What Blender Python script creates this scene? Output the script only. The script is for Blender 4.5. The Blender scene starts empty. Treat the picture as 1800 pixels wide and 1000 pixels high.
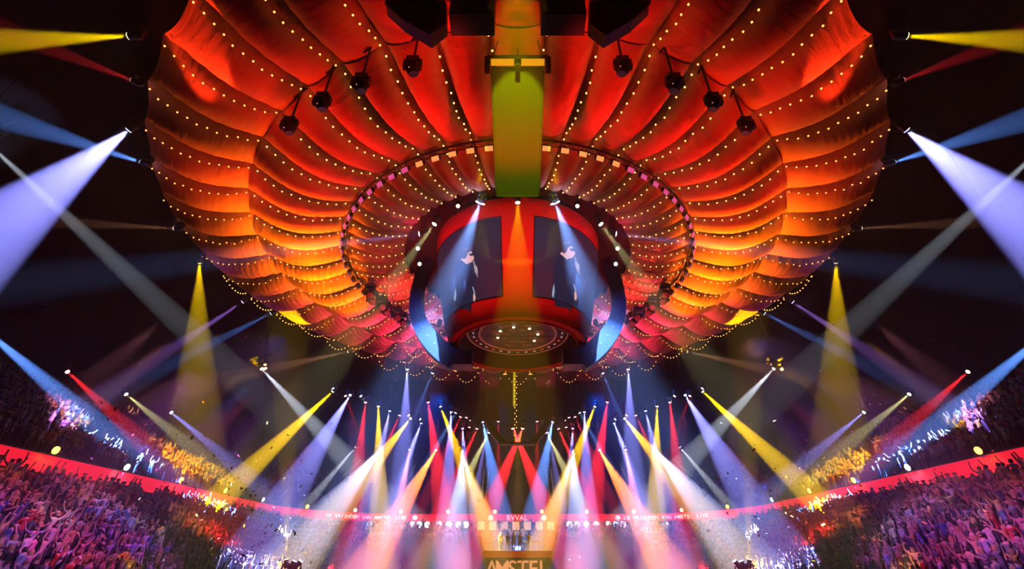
import bpy, bmesh, math, random
import numpy as np
from mathutils import Vector, Matrix, Euler

random.seed(7)
S = bpy.context.scene
COL = S.collection
PI = math.pi
R = math.radians

# ------------------------------------------------------------------ camera
PITCH = R(31.2)
F = 800.0                      # focal length in pixels of the 1800 px frame
CX, CY = 910.0, 500.0          # the axis of the hall falls at x = 910
cam_data = bpy.data.cameras.new('camera')
cam = bpy.data.objects.new('camera', cam_data)
COL.objects.link(cam)
cam_data.sensor_width = 36
cam_data.lens = 36 * F / 1800
cam_data.shift_x = -10 / 1800
cam_data.clip_end = 500
cam.rotation_euler = (PI / 2 + PITCH, 0, 0)
S.camera = cam
CP, SP = math.cos(PITCH), math.sin(PITCH)

# ------------------------------------------------------------------ view and world
S.view_settings.view_transform = 'Standard'
S.view_settings.look = 'None'
S.view_settings.exposure = 0.0
S.view_settings.gamma = 1.0
S.view_settings.use_curve_mapping = False
S.cycles.max_bounces = 2
S.cycles.diffuse_bounces = 0
S.cycles.glossy_bounces = 1
S.cycles.transmission_bounces = 2
S.cycles.transparent_max_bounces = 4
S.cycles.volume_bounces = 0
S.cycles.use_denoising = True
S.cycles.use_light_tree = True
S.cycles.sample_clamp_indirect = 4
w = bpy.data.worlds.new('world'); S.world = w; w.use_nodes = True
w.node_tree.nodes['Background'].inputs[0].default_value = (0.002, 0.004, 0.02, 1)
w.node_tree.nodes['Background'].inputs[1].default_value = 0.3
HAZE = 0.008


def spot(name, pos, target, color, watts, deg, blend=.35, soft=.12, parent=None):
    l = bpy.data.lights.new(name, 'SPOT')
    l.energy = watts; l.color = color; l.spot_size = R(deg); l.spot_blend = blend
    l.shadow_soft_size = soft
    o = bpy.data.objects.new(name, l); COL.objects.link(o)
    o.location = pos
    o.rotation_euler = (Vector(target) - Vector(pos)).to_track_quat('-Z', 'Y').to_euler()
    if parent: o.parent = parent
    return o


def ray(x, y):
    u = (x - CX) / F; v = (CY - y) / F
    return Vector((u, CP - v * SP, SP + v * CP))
def at(x, y, Y):
    d = ray(x, y); return d * (Y / d.y)
def at_z(x, y, z):
    d = ray(x, y); return d * (z / d.z)
def at_x(x, y, X):
    d = ray(x, y); return d * (X / d.x)
def project(p):
    d = p[1] * CP + p[2] * SP
    if d < .1: return None
    return CX + F * p[0] / d, CY - F * (p[2] * CP - p[1] * SP) / d, d
def in_frame(p, m=0):
    q = project(p)
    return q is not None and -m <= q[0] <= 1800 + m and -m <= q[1] <= 1000 + m


# the hall, in metres, camera at the origin
H = 20.0                       # height at which the tent is hung
D = 29.5                       # distance of the drum's axis
RINGS = (8.6, 13.0, 18.6, 23.9)
NG = 48
SAG = (.8, 1.45, 1.25)
FLOOR = -3.0
AX, AY0, AY1, CR = 30.4, -12.0, 75.0, 15.0   # balcony line: half width, ends, corner radius
ZF = 5.3                       # middle of the balcony front


# ------------------------------------------------------------------ wash lights of the hall (unseen, without bodies; fill spots added among them)
RED = (1, .015, .006); ORANGE = (1, .22, .01); PINK = (1, .04, .18); AMBER = (1, .3, .02)
MAG = (1, .03, .5); LAV = (.27, .27, 1); BLUE = (.04, .16, 1); YEL = (1, .6, 0); WARM = (1, .42, .16)
WHITE = (.72, .72, 1)


def ring_pos(r, a, z):          # a: degrees from the side nearest the camera, positive to the right
    return Vector((r * math.sin(R(a)), D - r * math.cos(R(a)), z))


def wash_color(a):
    a = abs(a)
    if a < 70: return RED, 1.35
    if a < 80: return (1, .06, .008), 2.8
    if a < 120: return (1, .2, .002), 9.5
    return (1, .04, .14), 3.6


for i in range(24):
    a = -180 + 15 * i + 7.5
    c, k = wash_color(a)
    b = a - math.copysign(15, a)
    spot('canopy_wash', ring_pos(14.4, a, 14.4), ring_pos(15.8, b, 19.6), c, 680 * k, 90, 1, .1)
for i in range(12):
    a = -180 + 30 * i + 15
    c, k = wash_color(a)
    if 60 < abs(a) < 120: c = (1, .05, .05)
    spot('canopy_wash', ring_pos(9.4, a, 15.6), ring_pos(10.8, a, 19.6), c, 110 * k, 95, 1, .1)
for a in (-62, -37, -12, 12, 37, 62):
    spot('canopy_wash', ring_pos(18.2, a - math.copysign(4, a), 14.5), ring_pos(20.0, a, 20), RED, 420, 85, 1, .2)
for a in (-64, 64):
    spot('canopy_uplight', ring_pos(19.0, a * .85, 13), at_z(CX + (-566 if a < 0 else 566), 40, 20), (1, .05, .01), 9000, 20, .25, .1)
for a in (-58, -36, 36, 58):
    spot('canopy_fill', ring_pos(14.5, a, 11.5), ring_pos(16.5, a, 20), RED, 420, 70, 1, .5)  # added soft fill from below, no lamp seen there
for s in (-1, 1):
    for a in (62, 72, 82):
        spot('edge_accent', ring_pos(16.5, a * s, 15.4), ring_pos(18.7, a * s, 19.4), (1, .17, .05), 170, 40, 1, .1)  # added spots that streak the edge of the middle ring
    for a in (88, 104, 120):
        spot('violet_fill', ring_pos(24.5, a * s, 15.8), ring_pos(22, a * s, 20), (.4, .02, .5), 120, 70, 1, .2)  # added weak spots that tint the outer ring violet
# drum
for x in (-6, 6):
    spot('drum_wash', (x, D - 13, 13.5), (x * .35, D - 5, 17), (1, .03, .03), 3600, 60, 1, .3)
    spot('drum_fill', (x * .7, D + 2, 6.5), (0, D, 13), (1, .06, .03), 1700, 75, 1, .3)  # second spot is added, an unseen source for the drum's underside
spot('rim_wash', (-8.2, 23, 18), (-5, 26, 19.2), (1, .02, .25), 500, 80, 1, .2)
spot('rim_wash', (8.2, 23, 18), (5, 26, 19.2), (1, .02, .25), 500, 80, 1, .2)

CROWD = [  # pixel on the crowd, side distance, colour, watts, degrees
    (60, 900, 24, (.8, .12, .8), .7, 34), (250, 930, 22, (.6, .1, 1), 1.0, 34), (170, 850, 27, (.75, .1, .3), .8, 36),
    (230, 870, 25, LAV, .9, 26), (390, 940, 24, RED, 2.0, 22), (350, 900, 25, ORANGE, 1.3, 22),
    (225, 992, 21, YEL, 2.2, 10), (90, 730, 36, (1, .25, .35), 2.0, 20), (115, 755, 35, YEL, 2.4, 13),
    (290, 780, 34, WARM, 1.6, 20), (300, 830, 33, (1, .12, .1), .8, 24), (425, 830, 33, MAG, 1.2, 16), (455, 870, 33, BLUE, 2.0, 12),
    (20, 960, 22, (.6, .2, 1), .6, 34), (300, 900, 23, (.8, .6, 1), .9, 12), (120, 880, 24, (1, .5, .8), .9, 14), (30, 830, 27, (.7, .1, .15), .8, 26), (150, 960, 21, (1, .1, .6), .8, 30), (240, 800, 34, BLUE, .8, 20),
]
for (x, y, X, c, k, dg) in CROWD:
    for s in (-1, 1):
        t = at_x(CX - (CX - x), y, -X); t = Vector((t.x * -s, t.y, t.z))
        p = Vector((t.x - s * 7, t.y - 2, t.z + 7))
        spot('crowd_wash', p, t, c, 7500 * k, dg * 1.15, 1, .2)
for (x, y, c, k, dg) in [(560, 925, (1, .25, .6), 1.2, 24), (640, 925, MAG, 1.1, 24), (700, 930, (1, .3, .5), 1, 24), (690, 970, ORANGE, .8, 18),
                         (780, 935, (.9, .3, .9), 1.1, 22), (840, 935, (1, .25, .35), 1, 20)]:
    for s in (-1, 1):
        t = at(x, y, 69); t = Vector((t.x * -s, t.y, t.z))
        spot('crowd_wash', Vector((t.x, 56, 15)), t, c, 9000 * k, dg, 1, .2)
spot('stage_wash', (0, 56, 12), (0, 71.5, 3), YEL, 26000, 18, 1, .2)
spot('stage_wash', (0, 52, 8), (0, 60, 1), (1, .45, .1), 5000, 26, 1, .2)
spot('stage_wash', (0, 50, 9), (0, 60, 0), (1, .3, .03), 3000, 22, 1, .2)
for s in (-1, 1):
    spot('hall_blue', (s * 12, 70, 22), (s * 22, 52, 0), (.01, .1, 1), 14000, 90, 1, .5)
    spot('hall_blue', (s * 9, 56, 18), (s * 20, 74, 8), (.01, .1, 1), 8000, 80, 1, .5)
    spot('confetti_fill', (s * 12, 22, 10), (s * 27, 40, 9), (1, .3, .15), 2000, 60, 1, .2)  # added unseen spot that brightens the confetti
    spot('hall_blue', (s * 2, 66, 20), (s * 5, 74, 6), (.01, .09, 1), 2500, 70, 1, .5)  # added blue backlight to set off the dark lantern
    spot('hall_blue', (s * 26, 46, 21), (s * 40, 60, 12), (.01, .06, 1), 2500, 100, 1, .5)
    spot('hall_blue', (s * 9, 24, 15), (s * 7.4, 29, 14), (.03, .15, 1), 1500, 70, 1, .3)


# ------------------------------------------------------------------ materials
def mat(name, color=(.5, .5, .5), rough=.6, metal=0, emit=None, strength=0, spec=.5):
    m = bpy.data.materials.new(name); m.use_nodes = True
    b = m.node_tree.nodes['Principled BSDF']
    b.inputs['Base Color'].default_value = (*color, 1)
    b.inputs['Roughness'].default_value = rough
    b.inputs['Metallic'].default_value = metal
    b.inputs['Specular IOR Level'].default_value = spec
    if emit:
        b.inputs['Emission Color'].default_value = (*emit, 1)
        b.inputs['Emission Strength'].default_value = strength
        m.cycles.emission_sampling = 'NONE'
    return m


def noise_mat(name, c1, c2, scale=4, rough=.8, bump=.2, detail=4):
    m = mat(name, c1, rough, spec=.2); nt = m.node_tree; b = nt.nodes['Principled BSDF']
    tc = nt.nodes.new('ShaderNodeTexCoord'); n = nt.nodes.new('ShaderNodeTexNoise')
    n.inputs['Scale'].default_value = scale; n.inputs['Detail'].default_value = detail
    nt.links.new(tc.outputs['Object'], n.inputs['Vector'])
    r = nt.nodes.new('ShaderNodeValToRGB')
    r.color_ramp.elements[0].position = .35; r.color_ramp.elements[1].position = .65
    r.color_ramp.elements[0].color = (*c1, 1); r.color_ramp.elements[1].color = (*c2, 1)
    nt.links.new(n.outputs['Fac'], r.inputs['Fac']); nt.links.new(r.outputs['Color'], b.inputs['Base Color'])
    if bump:
        bp = nt.nodes.new('ShaderNodeBump'); bp.inputs['Strength'].default_value = bump
        nt.links.new(n.outputs['Fac'], bp.inputs['Height']); nt.links.new(bp.outputs['Normal'], b.inputs['Normal'])
    return m


def fabric_mat():
    m = mat('canopy_fabric', (.95, .55, .38), .9, spec=.03); nt = m.node_tree; b = nt.nodes['Principled BSDF']
    uv = nt.nodes.new('ShaderNodeUVMap'); uv.uv_map = 'UVMap'
    mp = nt.nodes.new('ShaderNodeMapping'); mp.inputs['Scale'].default_value = (22, 3.0, 1)
    nt.links.new(uv.outputs[0], mp.inputs[0])
    n = nt.nodes.new('ShaderNodeTexNoise'); n.inputs['Scale'].default_value = 1; n.inputs['Detail'].default_value = 3
    n.inputs['Distortion'].default_value = .8
    nt.links.new(mp.outputs[0], n.inputs['Vector'])
    bp = nt.nodes.new('ShaderNodeBump'); bp.inputs['Strength'].default_value = .4; bp.inputs['Distance'].default_value = .12
    nt.links.new(n.outputs['Fac'], bp.inputs['Height']); nt.links.new(bp.outputs['Normal'], b.inputs['Normal'])
    return m


M = {
    'fabric': fabric_mat(),
    'black': mat('black_metal', (.012, .012, .014), .5, .3),
    'dark': mat('dark_plastic', (.02, .02, .025), .6),
    'navy': mat('dark_blue_paint', (.02, .04, .09), .45),
    'steel': mat('truss_aluminium', (.35, .35, .36), .4, .8),
    'redpaint': mat('red_drum_paint', (.75, .05, .03), .7, spec=.1),
    'olive': mat('matt_grey_bridge_cladding', (.032, .045, .025), .7),
    'concrete': noise_mat('dark_concrete', (.03, .03, .035), (.05, .05, .055), 1.5),
    'wall': noise_mat('dark_hall_cladding', (.02, .022, .03), (.035, .035, .045), .6, .9, .1),
    'fascia': mat('red_led_ribbon', (.6, .02, .04), .5, 0, (1, .010, .03), 1.1),
    'seat': mat('seat_plastic', (.05, .04, .06), .6),
    'letters': mat('pale_lettering', (.9, .75, .75), .5, 0, (1, .5, .55), 1.5),
    'bulb': mat('warm_bulb', (.8, .5, .2), .4, 0, (1, .4, .1), 5),
    'bulbdim': mat('red_gelled_bulb', (.8, .5, .2), .4, 0, (1, .3, .06), 4),
    'wire': mat('black_cable', (.006, .004, .004), .9, spec=.05),
    'screen': mat('led_screen', (.004, .006, .012), .6, 0, (.004, .012, .03), 1),
    'hair': mat('dark_hair', (.03, .02, .015), .6),
    'hairlight': mat('fair_hair', (.35, .22, .1), .6),
    'skin': mat('skin', (.52, .33, .24), .7, spec=.2),
    'trousers': mat('dark_trousers', (.04, .045, .08), .8),
    'suit': mat('dark_suit', (.015, .015, .02), .8),
    'white': mat('white_paint', (.8, .8, .8), .5),
}


def emis(name, c, s):
    k = 'e_' + name
    if k not in M: M[k] = mat(name, (.004, .004, .005) if name.startswith('scr_') else (.1, .1, .1), .4, 0, c, s, .05 if name.startswith('scr_') else .5)
    return M[k]


# shirt: the object's own colour
ms = mat('clothing', (.6, .6, .6), .85); oi = ms.node_tree.nodes.new('ShaderNodeObjectInfo')
ms.node_tree.links.new(oi.outputs['Color'], ms.node_tree.nodes['Principled BSDF'].inputs['Base Color']); M['shirt'] = ms
mc = mat('crowd_clothing', (.6, .6, .6), .85); an = mc.node_tree.nodes.new('ShaderNodeAttribute'); an.attribute_name = 'cloth'
mc.node_tree.links.new(an.outputs['Color'], mc.node_tree.nodes['Principled BSDF'].inputs['Base Color']); M['crowd'] = mc


# ------------------------------------------------------------------ mesh helpers
class MB:
    def __init__(s): s.v = []; s.f = []; s.uv = None
    def add(s, vs, fs):
        k = len(s.v); s.v += [tuple(v) for v in vs]; s.f += [tuple(i + k for i in f) for f in fs]; return s
    def box(s, c, d, rot=None):
        c = Vector(c); h = Vector(d) / 2
        vs = [Vector((x * h.x, y * h.y, z * h.z)) for x in (-1, 1) for y in (-1, 1) for z in (-1, 1)]
        if rot is not None: vs = [rot @ v for v in vs]
        return s.add([v + c for v in vs], [(0, 1, 3, 2), (4, 6, 7, 5), (0, 4, 5, 1), (2, 3, 7, 6), (0, 2, 6, 4), (1, 5, 7, 3)])
    def tube(s, pts, r, n=6, closed=False):
        pts = [Vector(p) for p in pts]; N = len(pts); vs = []; fs = []
        for i, p in enumerate(pts):
            a = pts[(i - 1) % N] if (closed or i > 0) else p
            b = pts[(i + 1) % N] if (closed or i < N - 1) else p
            t = (b - a).normalized()
            up = Vector((0, 0, 1)) if abs(t.z) < .95 else Vector((1, 0, 0))
            x = t.cross(up).normalized(); y = x.cross(t)
            rr = r[i] if isinstance(r, (list, tuple)) else r
            vs += [p + x * math.cos(2 * PI * j / n) * rr + y * math.sin(2 * PI * j / n) * rr for j in range(n)]
        for i in range(N if closed else N - 1):
            for j in range(n):
                a = i * n + j; b = i * n + (j + 1) % n; c = ((i + 1) % N) * n
                fs.append((a, b, c + (j + 1) % n, c + j))
        if not closed: fs += [tuple(range(n))[::-1], tuple((N - 1) * n + j for j in range(n))]
        return s.add(vs, fs)
    def lathe(s, prof, n=24, c=(0, 0, 0), a0=0, a1=360):      # prof: (radius, z)
        full = abs(a1 - a0) >= 360; m = n if full else n + 1; c = Vector(c); vs = []; fs = []
        for (r, z) in prof:
            for j in range(m):
                a = R(a0 + (a1 - a0) * j / n); vs.append(c + Vector((r * math.sin(a), -r * math.cos(a), z)))
        for i in range(len(prof) - 1):
            for j in range(n):
                a, b = i * m + j, i * m + (j + 1) % m; fs.append((a, b, b + m, a + m))
        return s.add(vs, fs)
    def build(s, name, m, parent=None, smooth=False):
        me = bpy.data.meshes.new(name); me.from_pydata(s.v, [], s.f); me.update()
        if smooth: me.polygons.foreach_set('use_smooth', [True] * len(me.polygons))
        for q in (m if isinstance(m, list) else [m]): me.materials.append(q)
        o = bpy.data.objects.new(name, me); COL.objects.link(o)
        if parent: o.parent = parent
        return o


def tag(o, label=None, cat=None, group=None, kind=None):
    for k, v in (('label', label), ('category', cat), ('group', group), ('kind', kind)):
        if v: o[k] = v
    return o


def thing(name, label, cat, loc=(0, 0, 0), group=None):
    o = bpy.data.objects.new(name, None); COL.objects.link(o); o.location = loc
    o.empty_display_size = .2
    return tag(o, label, cat, group)


def cp(o, parent=None):
    c = o.copy(); COL.objects.link(c)
    if parent: c.parent = parent
    return c


ORD = ('first second third fourth fifth sixth seventh eighth ninth tenth eleventh twelfth thirteenth fourteenth fifteenth sixteenth seventeenth eighteenth '
       'nineteenth twentieth').split()
TENS = {2: 'twenty', 3: 'thirty', 4: 'forty', 5: 'fifty', 6: 'sixty', 7: 'seventy', 8: 'eighty', 9: 'ninety'}
TENTH = {2: 'twentieth', 3: 'thirtieth', 4: 'fortieth', 5: 'fiftieth', 6: 'sixtieth', 7: 'seventieth', 8: 'eightieth', 9: 'ninetieth'}
def ordinal(i):
    if i < 20: return ORD[i]
    t, u = divmod(i + 1, 10)
    return TENTH[t] if u == 0 else TENS[t] + '-' + ORD[u - 1]


# ------------------------------------------------------------------ hall shell
def perim(off=0.0, step=1.0, y_from=None):
    """Points along the balcony line moved outward by off: left side from near the camera, far end, right side."""
    y0 = AY0 if y_from is None else y_from
    r = CR + off; hx = AX + off; cy = AY1 - CR
    pts = []
    n = max(2, int((cy - y0) / step)); pts += [(-hx, y0 + (cy - y0) * i / n) for i in range(n)]
    n = max(6, int(r * PI / 2 / step)); pts += [(-(AX - CR) - r * math.cos(PI / 2 * i / n), cy + r * math.sin(PI / 2 * i / n)) for i in range(n)]
    n = max(2, int(2 * (AX - CR) / step)); pts += [(-(AX - CR) + 2 * (AX - CR) * i / n, cy + r) for i in range(n)]
    n = max(6, int(r * PI / 2 / step)); pts += [((AX - CR) + r * math.sin(PI / 2 * i / n), cy + r * math.cos(PI / 2 * i / n)) for i in range(n)]
    n = max(2, int((cy - y0) / step)); pts += [(hx, cy - (cy - y0) * i / n) for i in range(n + 1)]
    return pts


def strip(profile, step=2.0):
    """A band following the balcony line; profile: (offset, z) pairs, always the same count of points."""
    mb = MB(); base = perim(0, step); n = len(base); vs = []
    nrm = []
    for i, (x, y) in enumerate(base):
        if y <= AY1 - CR + 1e-6: nx, ny = (-1 if x < 0 else 1), 0
        elif abs(x) <= AX - CR + 1e-6: nx, ny = 0, 1
        else:
            cx = math.copysign(AX - CR, x); d = Vector((x - cx, y - (AY1 - CR))).normalized(); nx, ny = d
        nrm.append((nx, ny))
    for off, z in profile:
        for (x, y), (nx, ny) in zip(base, nrm): vs.append((x + nx * off, y + ny * off, z))
    fs = [(i * n + j, i * n + j + 1, (i + 1) * n + j + 1, (i + 1) * n + j) for i in range(len(profile) - 1) for j in range(n - 1)]
    return mb.add(vs, fs)


LOW = [(-1.2 - .85 * j, 3.3 - .5 * j) for j in range(12)]          # lower bowl rows: offset and tread height
UP = [(1.0 + .85 * j, 5.9 + .62 * j) for j in range(9)]           # upper bowl rows


def steps(rows, back):
    prof = []
    for j, (o, z) in enumerate(rows):
        prof += [(o + back / 2, z), (o - back / 2, z)]
    return prof


g = MB().box((0, 30, FLOOR - .2), (110, 130, .4)); tag(g.build('floor', M['concrete']), kind='structure')
g = MB().box((0, 30, 33), (110, 130, .4)); tag(g.build('ceiling', M['wall']), kind='structure')
g = MB().box((-52, 30, 15), (.6, 130, 36)); tag(g.build('wall_left', M['wall']), kind='structure')
g = MB().box((52, 30, 15), (.6, 130, 36)); tag(g.build('wall_right', M['wall']), kind='structure')
g = MB().box((0, 94, 15), (104, .6, 36)); tag(g.build('wall_far', M['wall']), kind='structure')
tag(strip(steps(LOW, .85) + [(LOW[-1][0] - .43, FLOOR)]).build('floor_lower_bowl', M['concrete']), kind='structure')
tag(strip([(.6, 5.9)] + [q for j, (o, z) in enumerate(UP) for q in ((o - .42, z), (o + .43, z))]).build('floor_upper_bowl', M['concrete']), kind='structure')
tag(strip([(.25, 4.75), (.25, 4.4), (-.8, 4.3)][::-1] + [(.25, 4.75)]).build('trim_1', M['concrete']), kind='structure')
tag(strip([(-.7, 3.3), (-.7, 3.31), (.3, 3.31), (.3, 4.8)]).build('wall_behind_lower_bowl', M['wall']), kind='structure')

fa = thing('balcony', 'long red balcony front curving round the whole hall between the two stands', 'balcony')
strip([(.2, 4.78), (0, 4.78), (0, 5.82), (.2, 5.82)], 1.0).build('banner_panel', M['fascia'], fa)
strip([(.25, 5.82), (-.04, 5.82), (-.04, 5.9), (.25, 5.9), (.6, 5.9)], 1.0).build('top_rail', M['dark'], fa)
strip([(.25, 4.7), (-.04, 4.7), (-.04, 4.78), (.25, 4.78)], 1.0).build('bottom_rail', M['dark'], fa)


def text(name, body, size, loc, rotz, m, parent=None, spacing=1.0):
    c = bpy.data.curves.new(name, 'FONT'); c.body = body; c.size = size; c.align_x = 'CENTER'; c.align_y = 'CENTER'
    c.extrude = .02; c.offset = .015; c.space_character = spacing
    t = bpy.data.objects.new(name, c); COL.objects.link(t); t.rotation_euler = (PI / 2, 0, rotz); t.location = loc
    bpy.context.view_layer.update()
    dg = bpy.context.evaluated_depsgraph_get()
    me = bpy.data.meshes.new_from_object(t.evaluated_get(dg)); me.name = name
    o = bpy.data.objects.new(name, me); COL.objects.link(o); o.rotation_euler = t.rotation_euler; o.location = t.location
    bpy.data.objects.remove(t); me.materials.append(m)
    if parent: o.parent = parent
    return o


yb = AY1 - .06
for i_, ch in enumerate('RVVAL'): text('letter', ch, 1.0, (-1.36 + .64 * i_, yb, 5.28), 0, M['letters'], fa)
# the slogan on both sides lies where the straight end meets the corner: set it letter by letter on the band
BASE = perim(-.05, .1)
PL = [0]
for i in range(1, len(BASE)): PL.append(PL[-1] + math.dist(BASE[i], BASE[i - 1]))
def along(s):
    i = min(max(int(np.searchsorted(PL, s)), 1), len(BASE) - 1)
    a, b = Vector(BASE[i - 1]), Vector(BASE[i]); t = (b - a).normalized()
    k = (s - PL[i - 1]) / max(1e-6, PL[i] - PL[i - 1])
    return a + (b - a) * k, math.atan2(t.y, t.x)
def s_of_px(x, z=5.3):
    best = None
    for i in range(0, len(BASE), 3):
        q = project((BASE[i][0], BASE[i][1], z))
        if q and (best is None or abs(q[0] - x) < best[0]): best = (abs(q[0] - x), PL[i])
    return best[1]
def band_text(body, x0, x1, size):
    s0, s1 = s_of_px(x0), s_of_px(x1); n = len(body)
    for i, ch in enumerate(body):
        if ch == ' ': continue
        p, a = along(s0 + (s1 - s0) * (i + .5) / n)
        text('letter', ch, size, (p.x, p.y, 5.28), a, M['letters'], fa)
band_text('DE VRIENDEN VAN AMSTEL LIVE', 572, 714, .66)
band_text('DE VRIENDEN VAN AMSTEL LIVE', 1098, 1246, .66)
for x in (728, 1086, 862, 956):
    p, a = along(s_of_px(x)); g = MB().tube([(p.x, p.y, 5.3), (p.x, p.y - .04, 5.3)], .36, 16); g.build('round_badge', M['letters'], fa)

# small lamps clamped on the balcony front
LAMPX = [(78, 'a'), (210, 'w'), (307, 'a'), (387, 'a'), (455, 'b'), (535, 'a'), (620, 'o'), (705, 'b'), (787, 'o'), (868, 'a')]
LC = {'a': ((1, .42, .03), 'amber'), 'w': ((.75, .85, 1), 'white'), 'b': ((.35, .5, 1), 'blue white'), 'o': ((1, .35, .12), 'orange')}
for s in (-1, 1):
    for i, (x, c) in enumerate(LAMPX):
        if s > 0: x = 2 * CX - x
        p, a = along(s_of_px(x)); n_ = Vector((math.sin(a), -math.cos(a), 0))
        base = Vector((p.x, p.y, 5.9))
        col, cn = LC[c]
        t = thing('balcony_lamp', f'small {cn} lamp on the {"left" if s < 0 else "right"} balcony front, {ordinal(i)} from the near end', 'lamp', base, 'lamps along the balcony front')
        MB().box((0, 0, .08), (.34, .2, .16)).build('bracket', M['black'], t)
        h = MB().tube([Vector((0, 0, .22)) - n_ * .1, Vector((0, 0, .22)) + n_ * .3], [.1, .2], 10).build('housing', M['black'], t)
        MB().tube([Vector((0, 0, .22)) + n_ * .3, Vector((0, 0, .21)) + n_ * .34], .24, 10).build('lens', emis('lens_' + c, col, 14), h)
        l = spot('lamp_light', n_ * .55 + Vector((0, 0, .25)), n_ * .05 + Vector((0, 0, -.9)), col, 260, 120, 1, .08, t)


# ------------------------------------------------------------------ tent canopy
def fab_z(ring, s, t, ph=0, w=0):
    a = SAG[ring] * ((.5 + .5 * math.sin(PI * s)) if ring < 2 else (.25 + .25 * (1 - s) + .5 * math.sin(PI * s))) * (4 * t * (1 - t)) ** .75
    z = H - a - .25 * math.sin(PI * s)
    pl = math.exp(-5 * t) + .6 * math.exp(-5 * (1 - t))
    z += w * .16 * math.sin(2 * PI * (6 * s) + ph + 1.5 * t) * pl * (math.sin(PI * min(1, 4 * t)) * .5 + .3)
    z += w * .05 * math.sin(2 * PI * 13 * s + ph * 2 + 5 * t)
    return z


ZONE = ('inner', 'middle', 'outer')
for ring in range(3):
    r0, r1 = RINGS[ring], RINGS[ring + 1]
    dr = thing('fabric_canopy', {0: 'inner ring of radiating pleated fabric panels closest around the red drum',
                                 1: 'middle ring of billowing fabric panels outside the circular light truss',
                                 2: 'outermost ring of dark red fabric panels at the edge of the tent canopy'}[ring], 'canopy', (0, D, H))
    for k in range(NG):
        a0, a1 = 3.75 + 7.5 * k, 3.75 + 7.5 * (k + 1)
        am = (a0 + a1) / 2; am = (am + 180) % 360 - 180
        nt_, ns = 12, 40
        ph = random.uniform(0, 6.28); wamp = (.5, .8, .6)[ring] * (1.5 if 85 < abs(am) < 165 else .5)
        vs = []; uvs = []
        for i in range(ns + 1):
            s = i / ns
            for j in range(nt_ + 1):
                t = j / nt_; a = R(a0 + (a1 - a0) * t); r = r0 + (r1 - r0) * s
                if ring == 2: r -= .25 * 4 * t * (1 - t) * s ** 3
                vs.append((r * math.sin(a), -r * math.cos(a), fab_z(ring, s, t, ph, wamp) - H)); uvs.append((s, t + k))
        m_ = nt_ + 1
        fs = [(i * m_ + j, i * m_ + j + 1, (i + 1) * m_ + j + 1, (i + 1) * m_ + j) for i in range(ns) for j in range(nt_)]
        mb = MB().add(vs, fs); o = mb.build('fabric_panel', M['fabric'], dr, True)
        uvl = o.data.uv_layers.new(name='UVMap')
        idx = np.empty(len(o.data.loops), np.int32); o.data.loops.foreach_get('vertex_index', idx)
        uvl.data.foreach_set('uv', np.array(uvs, np.float32)[idx].ravel())
col_ = MB().lathe([(6.0, 1.6), (7.2, 1.1), (8.6, .2), (8.7, .0), (8.75, .25)], 96).build('fabric_collar', mat('dark_red_cloth', (.25, .02, .02), .8), None, True)
col_.location = (0, D, H); tag(col_, 'dark red cloth collar closing the gap between drum top and innermost panels', 'collar')

# ------------------------------------------------------------------ bulb strings
ico = bmesh.new(); bmesh.ops.create_icosphere(ico, subdivisions=1, radius=.05)
bme = bpy.data.meshes.new('bulb'); ico.to_mesh(bme); bme.materials.append(M['bulb'])
ico2 = bmesh.new(); bmesh.ops.create_icosphere(ico2, subdivisions=1, radius=.05)
bme2 = bpy.data.meshes.new('bulb'); ico2.to_mesh(bme2); bme2.materials.append(M['bulbdim'])


def bulb_string(pts, label, group, me=bme, wire=True, sc=1.0):
    if sum(in_frame(p) for p in pts) < 2: return
    o = MB().tube([(p[0], p[1], p[2] + .05) for p in pts], .007, 3).build('bulb_string', M['wire']); tag(o, label, 'string lights', group)
    for p in pts:
        if not in_frame(p, 5): continue
        b = bpy.data.objects.new('bulb', me); COL.objects.link(b); b.parent = o; b.location = p; b.scale = (sc, sc, sc)


for ring in range(3):
    for k in range(NG):
        a = 3.75 + 7.5 * k; a = (a + 180) % 360 - 180
        n = (10, 11, 12)[ring]; r0, r1 = RINGS[ring], RINGS[ring + 1]
        sag = (.7, 1.1, 1.0)[ring]
        pts = []
        for i in range(n):
            s = (i + .4) / n
            zf = H - .35 - sag * 4 * s * (1 - s) * .9 - random.uniform(0, .08)
            aa = a + random.uniform(-.25, .25)
            pts.append(ring_pos(r0 + (r1 - r0) * s, aa, zf))
        side = 'left' if a < 0 else 'right'
        kk = int((abs(a) - 3.75) / 7.5 + .5)
        bulb_string(pts, f'string of warm bulbs under the {ZONE[ring]} canopy ring, {ordinal(kk)} seam {side} of the bridge', f'radial bulb strings of the {ZONE[ring]} ring', bme2 if ring == 2 else bme)
for k in range(NG):
    a0 = 3.75 + 7.5 * k; am = (a0 + 3.75 + 180) % 360 - 180
    if abs(am) < 92: continue
    pts = []
    for i in range(9):
        t = (i + .5) / 9; aa = a0 + 7.5 * t
        dz = (.12 if abs(am) < 125 else .7 if abs(am) < 142 else 1.35) * 4 * t * (1 - t)
        pts.append(ring_pos(RINGS[3] + .1 - (.35 * 4 * t * (1 - t) if abs(am) < 125 else 0), aa, H - .15 - dz - (.6 if abs(am) < 125 else .3) * 4 * t * (1 - t)))
    side = 'left' if am < 0 else 'right'
    kk = int((180 - abs(am)) / 7.5 + .5)
    bulb_string(pts, f'festoon of bulbs along the outer canopy edge, {ordinal(kk)} loop {side} of the far middle' if kk else 'festoon of bulbs hanging from the canopy edge exactly behind the drum', 'festoons on the canopy edge', bme)
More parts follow.
